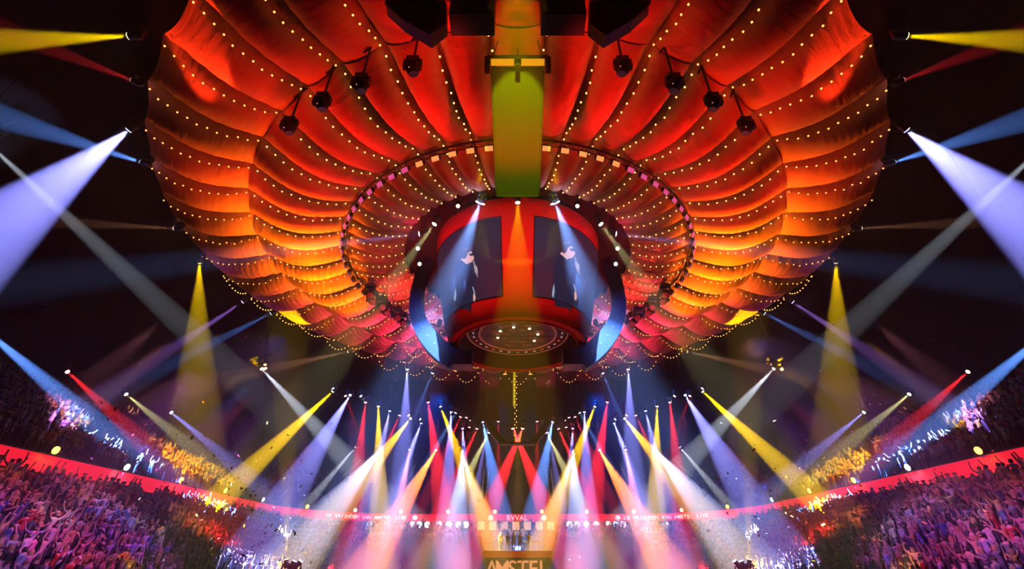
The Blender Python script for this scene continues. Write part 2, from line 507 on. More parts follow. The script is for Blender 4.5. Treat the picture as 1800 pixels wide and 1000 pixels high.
for k in range(NG):
    a0 = 3.75 + 7.5 * k; am = (a0 + 3.75 + 180) % 360 - 180
    if abs(am) < 138 or abs(am) > 172: continue
    pts = [ring_pos(17.4, a0 + 7.5 * (i + .5) / 9, H - 1.4 - 1.0 * 4 * ((i + .5) / 9) * (1 - (i + .5) / 9)) for i in range(9)]
    bulb_string(pts, f'looped bulb string under pink panels, {ordinal(int((180 - abs(am)) / 7.5 + .5))} loop {"left" if am < 0 else "right"} behind the drum', 'loops under the pink panels', bme)

# ------------------------------------------------------------------ circular truss with its wash lights
ZT, RT = 19.0, 12.75
tr = thing('circular_truss', 'dark circular lighting truss hanging under the tent around the drum', 'truss', (0, D, ZT))
def circ(r, z, n=96): return [(r * math.sin(2 * PI * i / n), -r * math.cos(2 * PI * i / n), z) for i in range(n)]
for dr_, dz in ((-.16, 0), (.16, 0), (0, .28)):
    MB().tube(circ(RT + dr_, dz), .035, 6, True).build('chord', M['black'], tr)
mb = MB()
A, B, C_ = circ(RT - .16, 0), circ(RT + .16, 0), circ(RT, .28)
for i in range(96): mb.tube([A[i], C_[i]], .015, 4); mb.tube([C_[i], B[(i + 1) % 96]], .015, 4); mb.tube([B[i], A[(i + 1) % 96]], .015, 4)
mb.build('lacing', M['black'], tr)
for k in range(0, NG, 2):
    a = R(3.75 + 7.5 * k); MB().tube([(RT * math.sin(a), -RT * math.cos(a), .28), (13 * math.sin(a), -13 * math.cos(a), .95)], .02, 4).build('hanger', M['black'], tr)

NW = 80
for i in range(NW):
    a = (360 / NW) * (i + .5); a = (a + 180) % 360 - 180
    p = ring_pos(RT, a, ZT - .1)
    side = 'left' if a < 0 else 'right'; kk = int(abs(a) / (360 / NW))
    aa = abs(a)
    cn, c, st = ('amber', (1, .3, .08), 1.3) if aa < 28 else (('magenta', (1, .1, .35), .8) if aa < 75 else (('blue', (.1, .3, 1), .25) if aa > 120 else ('violet', (.5, .1, .6), .4)))
    t = thing('wash_light', f'small square wash light on the circular truss, {ordinal(kk)} {side} of the bridge, {cn} face', 'stage light', p, 'wash lights round the circular truss')
    t.rotation_euler = (0, 0, R(a))
    if i == 0:
        wp = [MB().box((0, 0, -.05), (.1, .12, .14)), MB().box((0, 0, -.26), (.46, .2, .26)), None]
        mesh_b = wp[0].build('bracket', M['black']).data; bpy.data.objects.remove(bpy.data.objects['bracket.020'] if 'bracket.020' in bpy.data.objects else bpy.data.objects[[n for n in bpy.data.objects.keys() if n.startswith('bracket')][-1]])
        hb = MB().box((0, 0, -.26), (.46, .2, .26)); o_ = hb.build('housing', M['black']); mesh_h = o_.data; bpy.data.objects.remove(o_)
        o_ = MB().box((0, -.09, -.41), (.42, .03, .26), Matrix.Rotation(R(38), 3, 'X')).build('led_face', M['black']); mesh_f = o_.data; bpy.data.objects.remove(o_)
    for nm, me in (('bracket', mesh_b), ('housing', mesh_h)):
        o = bpy.data.objects.new(nm, me); COL.objects.link(o); o.parent = t
    me = mesh_f
    key = 'face_' + cn
    if key not in M:
        M[key] = mat('led_face_' + cn, (.1, .1, .1), .4, 0, c, st); f2 = mesh_f.copy(); f2.materials.clear(); f2.materials.append(M[key]); M[key + '_me'] = f2
    o = bpy.data.objects.new('led_face', M[key + '_me']); COL.objects.link(o); o.parent = t


# ------------------------------------------------------------------ moving heads and their beams
def lathe_mesh(name, prof, n, m):
    o = MB().lathe(prof, n).build(name, m, None, True); me = o.data; bpy.data.objects.remove(o); return me
def box_mesh(name, boxes, m):
    mb = MB()
    for c, d in boxes: mb.box(c, d)
    o = mb.build(name, m); me = o.data; bpy.data.objects.remove(o); return me
MH = {
    'base': box_mesh('base', [((0, 0, .42), (.42, .3, .16)), ((0, 0, .53), (.12, .12, .1))], M['black']),
    'yoke': box_mesh('yoke', [((0, 0, .32), (.5, .12, .05)), ((-.24, 0, .13), (.05, .14, .38)), ((.24, 0, .13), (.05, .14, .38))], M['black']),
    'head': lathe_mesh('head', [(0, .26), (.12, .25), (.17, .16), (.18, -.05), (.14, -.12), (.16, -.24), (.155, -.3), (.13, -.29)], 14, M['black']),
}
CN = {'yellow': YEL, 'lavender': LAV, 'white': (.5, .55, 1), 'blue': (.12, .3, 1), 'red': (1, .02, .03), 'magenta': MAG, 'orange': (1, .2, .01),
      'sky': (.2, .38, 1), 'grey': (.55, .6, .7), 'olive': (.75, .7, .3), 'violet': (.5, .22, 1), 'peach': (1, .42, .22), 'pink': (1, .3, .5)}
LENS = {}
def moving_head(pos, target, cname, deg, power, label, group, lens=1.0, size=1.0, light=True, emit=22, up=False, blend=.25):
    t = thing('moving_head', label, 'stage light', pos, group); t.scale = (size,) * 3
    for nm in ('base', 'yoke'):
        o = bpy.data.objects.new(nm, MH[nm]); COL.objects.link(o); o.parent = t
        if up: o.rotation_euler = (PI, 0, 0)
    h = bpy.data.objects.new('head', MH['head']); COL.objects.link(h); h.parent = t
    d = (Vector(target) - Vector(pos)); h.rotation_euler = d.to_track_quat('-Z', 'Y').to_euler()
    if up: MB().tube([(0, 0, -.5), (0, 0, (FLOOR - pos[2]) / size)], .04, 6).build('stand_pole', M['black'], t)
    if not up:
        top = 19.9 if math.hypot(pos[0], pos[1] - D) < 23.0 else 32.8
        if top - pos[2] > .7: MB().tube([(0, 0, .5), (0, 0, (top - pos[2]) / size)], .018, 4).build('suspension_cable', M['wire'], t)
    key = (cname, lens, emit)
    if key not in LENS:
        c = CN[cname]; LENS[key] = lathe_mesh('lens', [(0, -.3), (.15 * lens, -.31), (.15 * lens, -.27)], 12, emis(f'lens_{cname}_{emit}', tuple(.35 + .65 * q for q in c) if emit > 5 else c, emit))
    l = bpy.data.objects.new('lens', LENS[key]); COL.objects.link(l); l.parent = h
    if light:
        q = spot('beam_light', (0, 0, -.36), (0, 0, -1), CN[cname], power, deg, blend, .07, h)
        q.rotation_euler = (0, 0, 0)
    return t


BE = 1250000
# pixel of the source, its place ('z', height) or ('y', distance), pixel of the target, depth change, colour, degrees, strength, group
EDGE = 'spotlights along the canopy edge'; FAR = 'spotlights on the stage truss'; UPP = 'spotlights over the upper stand'; LOWG = 'lower row of stage spotlights'
BEAMS = [
    (240, 63, 'z', 19, 0, 72, 0, 'yellow', 11, .16, EDGE), (243, 145, 'z', 19, 60, 75, 0, 'red', 8, .03, EDGE),
    (235, 222, 'z', 19, 0, 400, 2, 'lavender', 24, .5, EDGE), (257, 288, 'z', 19, 0, 205, 0, 'blue', 9, .16, EDGE),
    (315, 402, 'z', 19, 60, 388, 0, 'peach', 7, .025, EDGE), (351, 455, 'z', 19, 343, 790, 18, 'yellow', 15, .13, EDGE),
    (432, 527, 'z', 19, 200, 680, 0, 'violet', 9, .10, EDGE), (482, 548, 'z', 19, 300, 640, 0, 'blue', 9, .08, EDGE),
    (617, 617, 'z', 19, 420, 660, 0, 'peach', 9, .07, EDGE), (716, 645, 'z', 18.4, 705, 900, 0, 'lavender', 13, .45, EDGE),
    (762, 652, 'z', 18.4, 700, 800, 0, 'blue', 9, .08, EDGE),
    (115, 650, 'x', 37, 240, 765, 0, 'red', 8, .3, UPP), (218, 690, 'x', 36, 390, 830, 0, 'olive', 8, .22, UPP),
    (298, 722, 'x', 35, 440, 840, 0, 'lavender', 8, .35, UPP),
    (457, 645, 'y', 44, 640, 840, 0, 'grey', 9, .55, UPP),
    (583, 680, 'y', 52, 700, 830, 0, 'blue', 12, .35, FAR), (588, 685, 'y', 52, 370, 890, -4, 'yellow', 12, 1.3, FAR),
    (606, 692, 'y', 53, 630, 760, 0, 'red', 8, .10, FAR), (617, 692, 'y', 53, 490, 900, -10, 'lavender', 13, 1.0, FAR),
    (632, 693, 'y', 54, 680, 760, 0, 'grey', 9, .10, FAR), (643, 703, 'y', 54, 622, 880, 0, 'red', 12, .6, FAR),
    (665, 710, 'y', 55, 668, 960, 0, 'yellow', 12, 1.0, FAR), (686, 718, 'y', 56, 640, 920, 0, 'lavender', 12, .8, FAR),
    (704, 726, 'y', 57, 672, 800, 0, 'red', 9, .4, FAR), (716, 727, 'y', 57, 760, 780, 0, 'peach', 8, .08, FAR), (724, 733, 'y', 57, 590, 900, -8, 'yellow', 13, .9, FAR),
    (736, 734, 'y', 58, 800, 800, 0, 'blue', 9, .15, FAR), (742, 740, 'y', 58, 680, 900, 0, 'lavender', 13, 1.0, FAR), (752, 703, 'y', 56, 775, 860, 0, 'red', 13, 1.1, FAR),
    (773, 711, 'y', 57, 845, 900, 0, 'yellow', 12, 1.1, FAR), (793, 720, 'y', 58, 785, 930, 0, 'lavender', 13, .9, FAR), (803, 722, 'y', 58, 770, 780, 0, 'blue', 9, .25, FAR),
    (811, 729, 'y', 59, 780, 800, 0, 'red', 9, .35, FAR), (821, 730, 'y', 59, 800, 800, 0, 'red', 8, .12, FAR), (829, 736, 'y', 60, 750, 870, 0, 'yellow', 12, .8, FAR),
    (826, 747, 'y', 60, 810, 800, 0, 'red', 8, .12, FAR), (840, 750, 'y', 60, 790, 860, 0, 'red', 11, .6, FAR), (813, 749, 'y', 60, 822, 930, 0, 'lavender', 13, 1.0, FAR),
    (860, 740, 'y', 61, 835, 940, 0, 'lavender', 14, 1.1, FAR), (861, 757, 'y', 61, 790, 900, 0, 'olive', 12, .5, FAR), (848, 738, 'y', 61, 880, 900, 0, 'blue', 15, .8, FAR), (876, 737, 'y', 61, 876, 860, 0, 'red', 8, .25, FAR),
    (628, 782, 'y', 56, 545, 880, 0, 'grey', 10, .40, LOWG), (673, 785, 'y', 57, 570, 910, -10, 'white', 15, .8, LOWG), (721, 786, 'y', 58, 700, 900, 0, 'pink', 14, .55, LOWG),
    (768, 788, 'y', 59, 690, 920, -6, 'orange', 15, 1.6, LOWG), (813, 791, 'y', 60, 800, 960, -5, 'white', 17, .9, LOWG), (810, 794, 'y', 60, 870, 960, -2, 'peach', 15, .9, LOWG),
    (900, 748, 'y', 60, 962, 900, 0, 'red', 15, 1.0, LOWG),
    (503, 992, 'y', 38, 508, 560, 0, 'yellow', 12, .06, 'uplights at the foot of the side stands'), (513, 994, 'y', 38, 575, 880, 0, 'lavender', 11, .035, 'uplights at the foot of the side stands'),
    (523, 993, 'y', 38, 610, 880, 0, 'red', 9, .04, 'uplights at the foot of the side stands'),
    # over the drum
    (847, 349, 'y', 21.4, 785, 515, 4.5, 'sky', 27, .15, 'bright spotlights at the drum top'), (745, 410, 'y', 23.4, 600, 428, -1, 'sky', 8, .09, 'bright spotlights at the drum top'),
    (768, 388, 'y', 22.4, 700, 480, 0, 'olive', 11, .06, 'bright spotlights at the drum top'),
]
WHERE = {EDGE: 'at the canopy edge', FAR: 'on the far stage truss', UPP: 'above the upper stand', LOWG: 'in the lower stage row'}
for s in (-1, 1):
    cnt = {}
    for (x, y, kd, kv, tx, ty, dY, cn, deg, pw, grp) in BEAMS:
        p = {'z': at_z, 'y': at, 'x': lambda a, b, X: at_x(a, b, -X)}[kd](x, y, kv)
        q = at(tx, ty, p.y + dY)
        p = Vector((p.x * -s, p.y, p.z)); q = Vector((q.x * -s, q.y, q.z))
        side = 'left' if s < 0 else 'right'
        k = cnt.get((grp, cn), 0); cnt[(grp, cn)] = k + 1
        wh = WHERE.get(grp, 'beside the drum top' if 'drum' in grp else 'at floor level')
        lab = f'moving head with {cn} beam {wh}, {side} half, {ordinal(k)} {cn} from outside'
        moving_head(p, q, cn, deg, BE * pw * (.75 if grp in (FAR, LOWG) else 1), lab, grp, lens=1.0 if cn != 'sky' or x < 800 else 2.0, emit=22, up='foot' in grp, blend=1 if cn == 'sky' else .25)
# single ones
p = at(910, 349, 21.8); moving_head(p, at(910, 545, 23.0), 'yellow', 22, 36000, 'lamp under the bridge end throwing a yellow beam down the drum front', 'bright spotlights at the drum top')
for s in (-1, 1):
    # off-frame lamps whose beams cross the picture
    p = at_z(CX + s * 960, 225, 24); q = at(CX + s * 600, 560, 36)
    moving_head(p, q, 'grey', 7, BE * .28, f'pale beam moving head hung beyond the {"left" if s < 0 else "right"} edge of the view', 'spotlights beyond the frame')
    p = at_x(CX + s * 960, 560, s * 34); q = at_x(CX + s * 640, 830, s * 31)
    moving_head(p, q, 'blue', 9, BE * .65, f'strong blue beam moving head beyond the {"left" if s < 0 else "right"} edge of the view', 'spotlights beyond the frame')
    for i, (x, y) in enumerate([(805, 363), (735, 437), (738, 464)]):
        if s > 0: x = 2 * CX - x
        p = at(x, y, 22.6 + i * 1.2)
        moving_head(p, p + Vector((-s * 1, -6, -4)), 'peach', 9, 0, f'unused warm moving head beside the drum, {ordinal(i)} from the top on the {"left" if s < 0 else "right"}', 'warm heads beside the drum', light=False, emit=9, size=.8)
spot('bridge_yellow', (0, 4.5, 15.2), (0, 14.5, 17.2), (.75, .8, 0), 26000, 19, .2, .1)
spot('bridge_yellow', (0, 4.5, 15.2), at(910, 230, 18), (1, .4, 0), 800, 26, .3, .1)

# dark heads hanging on poles from the middle ring
HP = [((535, 150), (515, 222)), ((590, 108), (570, 180)), ((655, 72), (637, 147)), ((738, 50), (722, 117))]
for s in (-1, 1):
    for i, (a, b) in enumerate(HP):
        xa = a[0] if s < 0 else 2 * CX - a[0]; xb = b[0] if s < 0 else 2 * CX - b[0]
        top = at_z(xa, a[1], H - .02); q = project(top)
        # a vertical pole: solve the height at which it reaches the head's pixel row
        e = ray(xb, b[1]); z = top.y * e.z / e.y
        t = thing('hanging_spotlight', f'black unlit moving head on a pole, {ordinal(i)} from outside, {"left" if s < 0 else "right"} of the bridge', 'stage light', (top.x, top.y, z), 'black heads hanging on poles')
        MB().tube([(0, 0, .45), (0, 0, top.z - z)], .05, 6).build('pole', M['black'], t)
        MB().tube([(-.25, 0, top.z - z - .9), (.18, .1, top.z - z)], .045, 5).build('clamp_arm', M['black'], t)
        MB().box((0, 0, .4), (.5, .36, .2)).build('base', M['black'], t)
        MB().add(*[[(x, y, z) for y in (-.1, .1) for x, z in ((-.37, -.13), (-.3, -.13), (-.3, .3), (.3, .3), (.3, -.13), (.37, -.13), (.37, .37), (-.37, .37))], [(0, 1, 2, 3, 4, 5, 6, 7), (15, 14, 13, 12, 11, 10, 9, 8)] + [((i + 1) % 8, i, 8 + i, 8 + (i + 1) % 8) for i in range(8)]]).build('yoke', M['black'], t)
        h = MB().lathe([(0, .3), (.2, .27), (.3, .12), (.31, -.12), (.24, -.26), (.2, -.36), (0, -.36)], 10).build('head', M['black'], t)
        h.rotation_euler = (R(18), R(12) * s, 0)
        for q_ in range(3): MB().box((-.12 + .12 * q_, -.24, -.2 + .1 * q_), (.03, .02, .03)).build('status_light', emis('status', (1, .3, .2), 2), h)

# dark heads bunched at the sides of the circular truss
for s in (-1, 1):
    for i, a in enumerate((98, 103, 108, 113, 118, 123)):
        p = ring_pos(RT - .9 + .3 * (i % 2), a * s, ZT - 1.0)
        t = moving_head(p, p + Vector((-s * 2, -3, -3)), 'red', 8, 0, f'dark unlit moving head bunched at the {"left" if s < 0 else "right"} of the truss, {ordinal(i)} from the near side', 'dark heads bunched on the truss', light=False, emit=.3, size=1.7)
        MB().tube([(0, 0, .5), (0, 0, .9)], .03, 5).build('hook', M['black'], t)

# ------------------------------------------------------------------ bridge, cross bar and black boxes overhead
br = thing('light_bridge', 'long flat hanging bridge lit yellow green between camera and drum', 'bridge', (0, 12, 18))
def slab(y0, z0, y1, z1, w0, w1, th):
    n = Vector((0, -(z1 - z0), (y1 - y0))).normalized() * th
    b = [Vector((-w0 / 2, y0, z0)), Vector((w0 / 2, y0, z0)), Vector((w1 / 2, y1, z1)), Vector((-w1 / 2, y1, z1))]
    return b + [v + n for v in b], [(0, 3, 2, 1), (4, 5, 6, 7), (0, 1, 5, 4), (1, 2, 6, 5), (2, 3, 7, 6), (3, 0, 4, 7)]
near = at(910, 122, 11.9); far = at(910, 345, 17.7)
o_ = Vector((0, 12, 18))
vs, fs = slab(near.y, near.z, far.y, far.z, 2.15, 2.15, .4)
MB().add([v - o_ for v in vs], fs).build('deck', M['olive'], br)
for sx in (-1.1, 1.1):
    MB().tube([Vector((sx, near.y, near.z)) - o_, Vector((sx, far.y, far.z)) - o_], .05, 6).build('side_rail', M['olive'], br)
for k in range(2):
    q = near.lerp(far, k); MB().box(q - o_ + Vector((0, -.02, -.03)), (2.1, .04, .03)).build('joint_strip', M['olive'], br)
for sx in (-.45, .45):
    MB().tube([Vector((sx, far.y, far.z)) - o_, Vector((sx + .12, far.y, far.z - .35)) - o_, Vector((sx + .24, far.y, far.z)) - o_], .02, 4).build('shackle', M['black'], br)
for sx in (-1, 1):
    for e_ in (near, far): MB().tube([Vector((sx, e_.y, e_.z + .3)) - o_, Vector((sx * 1.2, e_.y - .2, 19.6)) - o_], .015, 4).build('suspension_cable', M['black'], br)
cb = thing('cross_bar', 'dark cross bar with two yellow lit windows above the bridge end', 'bar', at(910, 114, 11.6))
MB().box((0, 0, .28), (2.75, .25, .14)).build('top_beam', M['dark'], cb)
MB().box((0, -.42, -.1), (2.5, .1, .1)).build('front_beam', M['dark'], cb)
for sx in (-1.28, 0, 1.28): MB().box((sx, 0, .0), (.22 if sx else .2, .3, .75 if sx else .5)).build('end_block', M['black'], cb)
for sx in (-.64, .64): MB().box((sx, -.12, .1), (.98, .42, .04)).build('window_panel', emis('amber_window', (1, .42, .01), .8), cb)
for sx in (-1.1, 0, 1.1): MB().tube([(sx, 0, .3), (sx * .3, -.3, 4.5)], .02, 4).build('sling', M['black'], cb)

for s in (-1, 1):
    nm = 'left' if s < 0 else 'right'
    c = at(CX + s * 77, 10, 9.4)
    t = thing('speaker_box', f'flat black hanging box at the top edge just {nm} of the bridge', 'speaker', c, 'black boxes at the top edge')
    lo = at(CX + s * 77, 44, 9.4)
    MB().box((s * 0, 0, lo.z - c.z + 1.2), (1.63, .8, 2.4)).build('cabinet', M['black'], t)
    MB().box((0, -.42, lo.z - c.z + 1.2), (1.5, .05, 2.2)).build('grille', M['dark'], t)
    # angular black panel: polygon seen at the top, real depth
    px = [(1036, -60), (1036, 40), (1064, 62), (1112, 34), (1150, 0), (1190, -60)]
    pts = [at(x, y, 9.6) for x, y in px]
    if s < 0: pts = [Vector((-p.x, p.y, p.z)) for p in pts]
    c = pts[2]
    fr = [p - c for p in pts]; bk = [p - c + Vector((0, .5, 0)) for p in pts]; n = len(pts)
    t = thing('angled_panel', f'large black angular panel at the top edge {nm} of the flat box', 'panel', c, 'black angular panels at the top edge')
    MB().add(fr + bk, [tuple(range(n)), tuple(range(n, 2 * n))[::-1]] + [(i, (i + 1) % n, n + (i + 1) % n, n + i) for i in range(n)]).build('shell', M['black'], t)
    MB().tube([fr[i] for i in range(1, 5)], .04, 5).build('edge_tube', M['dark'], t)

# ------------------------------------------------------------------ drum
ZB, ZTOP, RB, RTOP = 12.7, 20.9, 4.75, 6.35
def dr_r(z): return RB + (RTOP - RB) * ((z - ZB) / (ZTOP - ZB)) ** .8
dm = thing('video_drum', 'big red round drum with video screens hanging under the tent centre', 'drum', (0, D, ZB))
prof = [(4.15, .0), (RB - .05, 0)] + [(dr_r(ZB + (ZTOP - ZB) * k / 12), (ZTOP - ZB) * k / 12) for k in range(13)] + [(RTOP - .2, ZTOP - ZB + .15), (3, ZTOP - ZB + .2)]
MB().lathe(prof, 96).build('shell', M['redpaint'], dm, True)
MB().lathe([(4.15, 0), (4.1, 1.5), (4.1, 1.6), (0, 1.6)], 96).build('recess', M['dark'], dm)
MB().tube([(4.2 * math.sin(2 * PI * i / 80), -4.2 * math.cos(2 * PI * i / 80), -.03) for i in range(80)], .07, 6, True).build('rim_tube', M['redpaint'], dm)
disc = MB().lathe([(0, 1.0), (3.7, 1.0), (3.75, 1.1)], 80).build('underside_disc', M['dark'], dm)
for r_, th in ((3.55, .035), (2.75, .03), (2.66, .02)):
    MB().tube([(r_ * math.sin(2 * PI * i / 80), -r_ * math.cos(2 * PI * i / 80), .96) for i in range(80)], th, 5, True).build('ring', mat('copper_glow_ring', (.8, .35, .25), .35, .7, (1, .3, .2), .12), disc)  # faint glow put into the copper of the rings
pm = emis('pale_glow_plate', (1, .55, .45), .5)
for i in range(30):
    a = R(12 * i); MB().box((3.15 * math.sin(a), -3.15 * math.cos(a), .96), (.2, .1, .03), Matrix.Rotation(a, 3, 'Z')).build('plate', pm if i % 3 else emis('red_glow_plate', (1, .08, .05), .6), disc)  # plates get their brightness from emission
cm = mat('bronze_petal', (.14, .06, .03), .5, .4)
for i in range(8):
    a = R(45 * i + 22.5)
    for rr, ww in ((1.75, .6), (1.05, .4)):
        MB().box((rr * math.sin(a), -rr * math.cos(a), .93), (ww, .36, .05), Matrix.Rotation(a, 3, 'Z')).build('petal', cm, disc)
    if i in (1, 2, 5, 6, 0, 7): MB().lathe([(0, -.06), (.09, -.04), (.1, 0)], 10, (1.45 * math.sin(a + .2), -1.45 * math.cos(a + .2), .9)).build('downlight', emis('downlight', (1, .7, .5), 7), disc)
MB().tube([(1.3 * math.sin(2 * PI * i / 40), -1.3 * math.cos(2 * PI * i / 40), .9) for i in range(40)], .03, 5, True).build('ring', cm, disc)
for i in range(4):
    a = R(45 * i); MB().tube([(-2.3 * math.sin(a), 2.3 * math.cos(a), .88), (2.3 * math.sin(a), -2.3 * math.cos(a), .88)], .035, 5).build('spoke', M['dark'], disc)


def on_drum(x, y, off):
    """where the sight line through a pixel meets the drum's front wall, grown by off metres"""
    d = ray(x, y).normalized(); lo = 15.0
    t = lo
    while t < 60:
        p = d * t; z = min(max(p.z, ZB), ZTOP)
        if math.hypot(p.x, p.y - D) < dr_r(z) + off: break
        t += .02
    return d * t


def drum_pt(a, z, off): r = dr_r(z) + off; return Vector((r * math.sin(R(a)), -r * math.cos(R(a)), z - ZB))
def screen_piece(poly, m, off, name, parent):
    """a flat shape of the screen's picture, laid on the curved screen; poly in (degrees, height)"""
    bm = bmesh.new(); vs = [bm.verts.new((a, z, 0)) for a, z in poly]; bm.faces.new(vs)
    bmesh.ops.triangulate(bm, faces=bm.faces[:])
    bm.verts.ensure_lookup_table()
    mb = MB().add([drum_pt(v.co.x, v.co.y, off) for v in bm.verts], [tuple(v.index for v in f.verts) for f in bm.faces])
    bm.free(); return mb.build(name, m, parent)


for s in (-1, 1):
    nm = 'left' if s < 0 else 'right'
    a0, a1 = 10.5, 86
    sc = thing('curved_screen', f'tall curved screen showing a dark suited singer, on the {nm} half of the drum', 'screen', (0, D, ZB), 'curved screens on the drum')
    mb = MB(); n = 24; vs = []; fs = []
    for i in range(n + 1):
        a = a0 + (a1 - a0) * i / n
        for k in range(9): vs.append(drum_pt(s * a, 14.0 + (19.45 - 14.0) * k / 8, .05))
    fs = [(i * 9 + k, (i + 1) * 9 + k, (i + 1) * 9 + k + 1, i * 9 + k + 1) for i in range(n) for k in range(8)]
    mb.add(vs, fs).build('display', M['screen'], sc, True)
    for nm2, pts in (('frame', [drum_pt(s * (a0 + (a1 - a0) * i / n), 19.5, .06) for i in range(n + 1)]), ('frame', [drum_pt(s * (a0 + (a1 - a0) * i / n), 13.95, .06) for i in range(n + 1)]),
                     ('frame', [drum_pt(s * a0, 13.95 + 5.55 * k / 8, .06) for k in range(9)])):
        MB().tube(pts, .035, 4).build(nm2, M['dark'], sc)
    # the singer on the screen: outlines in pixels of the right-hand screen's picture
    def P(pts):
        out = []
        for x, y in pts:
            q = on_drum(x, y, .08); a = math.degrees(math.atan2(q.x, D - q.y)); out.append((a, q.z))
        return out
    if s > 0:
        T = lambda pts: P(pts)
    else:
        # same singer seen farther left, facing the same way
        def T(pts):
            src = [(x - 994, y - 480) for x, y in pts]
            return P([(819 + dx * .88, 487 + dy * .93 - .10 * dx) for dx, dy in src])
    E_ = emis
    picture = thing  # (name kept short below)
    parts = [
        ('jacket', [(978, 452), (988, 444), (1000, 452), (1008, 462), (1013, 475), (1009, 500), (1012, 524), (1004, 532), (985, 532), (971, 526), (970, 510), (975, 490), (974, 470)], E_('scr_suit', (.012, .018, .05), 1), .075),
        ('jacket_edge', [(971, 508), (974, 498), (975, 512), (973, 524), (970, 520)], E_('scr_rim', (.35, .45, .6), .9), .085),
        ('collar', [(984, 446), (990, 441), (1000, 453), (997, 457)], E_('scr_collar', (.9, .55, .55), .9), .09),
        ('face', [(991, 431), (1001, 429), (1006, 434), (1009, 441), (1011, 446), (1007, 452), (1002, 455), (996, 451), (992, 443)], E_('scr_face', (1, .5, .45), .9), .09),
        ('hair', [(984, 440), (985, 431), (990, 425), (999, 423), (1007, 426), (1009, 432), (1003, 433), (998, 436), (995, 444), (990, 446)], E_('scr_hair', (.05, .03, .04), 1), .1),
        ('hair_sheen', [(987, 430), (991, 426), (999, 424), (1005, 427), (998, 428), (991, 430)], E_('scr_hl', (.14, .09, .1), 1), .11),
        ('glasses', [(1001, 437), (1009, 437), (1010, 441), (1005, 442), (1001, 440)], E_('scr_gl', (.01, .01, .02), 1), .11),
        ('arm', [(998, 458), (1006, 456), (1013, 462), (1016, 474), (1010, 478), (1003, 470)], E_('scr_arm', (.02, .03, .08), 1), .09),
        ('hand', [(1010, 461), (1014, 460), (1017, 466), (1018, 475), (1015, 478), (1012, 470)], E_('scr_hand', (1, .7, .7), .9), .1),
        ('microphone', [(1008, 452), (1011, 451), (1019, 482), (1017, 483)], E_('scr_mic', (.4, .4, .5), .7), .11),
        ('lower_hand', [(1009, 514), (1012, 513), (1014, 521), (1012, 529), (1009, 526)], E_('scr_hand2', (1, .55, .5), .8), .1),
        ('trousers', [(975, 528), (985, 532), (1004, 532), (1002, 548), (996, 540), (990, 540), (978, 538)], E_('scr_tr', (.008, .012, .03), 1), .07),
        ('cuff', [(1007, 500), (1009, 500), (1013, 512), (1011, 514)], E_('scr_rim', (.35, .45, .6), .9), .1),
    ]
    for nm3, pl, m_, off in parts:
        screen_piece(T(pl), m_, off, 'screen_picture', sc)['label'] = nm3.replace('_', ' ') + ' of the singer on the screen'

# curved dark yoke arms
for s in (-1, 1):
    mb = MB(); n = 26; vs = []; fs = []
    for i in range(n + 1):
        k = i / n; th = R(24 - 80 * k)
        cz = 16.8
        x = s * (7.5 * math.cos(th)); z = cz + (6.2 if th < 0 else 8.0) * math.sin(th)
        wdt = .42 + .5 * (max(0, k - .3))
        nrm = Vector((math.cos(th) * s, 0, math.sin(th))).normalized()
        for dx, dy in ((-wdt, -.45), (wdt, -.45), (wdt, .45), (-wdt, .45)):
            vs.append(Vector((x, dy, z)) + nrm * dx)
    for i in range(n):
        for j in range(4): fs.append((i * 4 + j, i * 4 + (j + 1) % 4, i * 4 + 4 + (j + 1) % 4, i * 4 + 4 + j))
    fs += [(0, 1, 2, 3), tuple(n * 4 + j for j in (3, 2, 1, 0))]
    t = thing('yoke_arm', f'thick dark blue curved arm around the {"left" if s < 0 else "right"} flank of the drum', 'yoke', (0, D, 0), 'curved arms of the drum')
    MB().add(vs, fs).build('band', M['navy'], t, False)
    MB().box((s * 3.75, 0, 11.75), (1.3, 1.2, 1.0)).build('foot_block', M['dark'], t)
    for i in range(7):
        th = R(-5 - 7 * i); b = MB().box((s * 7.5 * math.cos(th), -.47, 16.8 + 6.2 * math.sin(th)), (.08, .05, .08)).build('bolt', M['steel'], t)

# hanging speakers/cables beside the drum (between arms and drum)
for s in (-1, 1):
    for i, (x, y) in enumerate([(773, 506), (773, 566), (742, 486)]):
        xx = x if s < 0 else 2 * CX - x
        p = at(xx, y, 36 + i); top = Vector((p.x, p.y, H - 1.2))
        t = thing('cable_drop_light', f'dark lamp on a long cable behind the drum, {ordinal(i)} on the {"left" if s < 0 else "right"}', 'stage light', p, 'lamps on cables behind the drum')
        MB().tube([(0, 0, .2), (0, 0, top.z - p.z)], .025, 4).build('cable', M['black'], t)
        MB().lathe([(0, .25), (.2, .22), (.25, -.2), (0, -.28)], 8).build('body', M['black'], t)
for s in (-1, 1):
    for i, x in enumerate((716, 754)):
        xx = x if s < 0 else 2 * CX - x
        p = at(xx, 640 + i * 4, 50 - 2.2); p = at_z(xx, 640 + 4 * i, 17.8)
        MBo = MB().tube([(p.x, p.y - .5, p.z), (p.x, p.y - .5, H - .9)], .03, 4).build('hanging_cable', M['black'])
        tag(MBo, f'thin black cable holding a canopy edge spotlight, {"outer" if i == 0 else "inner"} one {"left" if s < 0 else "right"} of the drum', 'cable', 'cables at the far canopy edge')

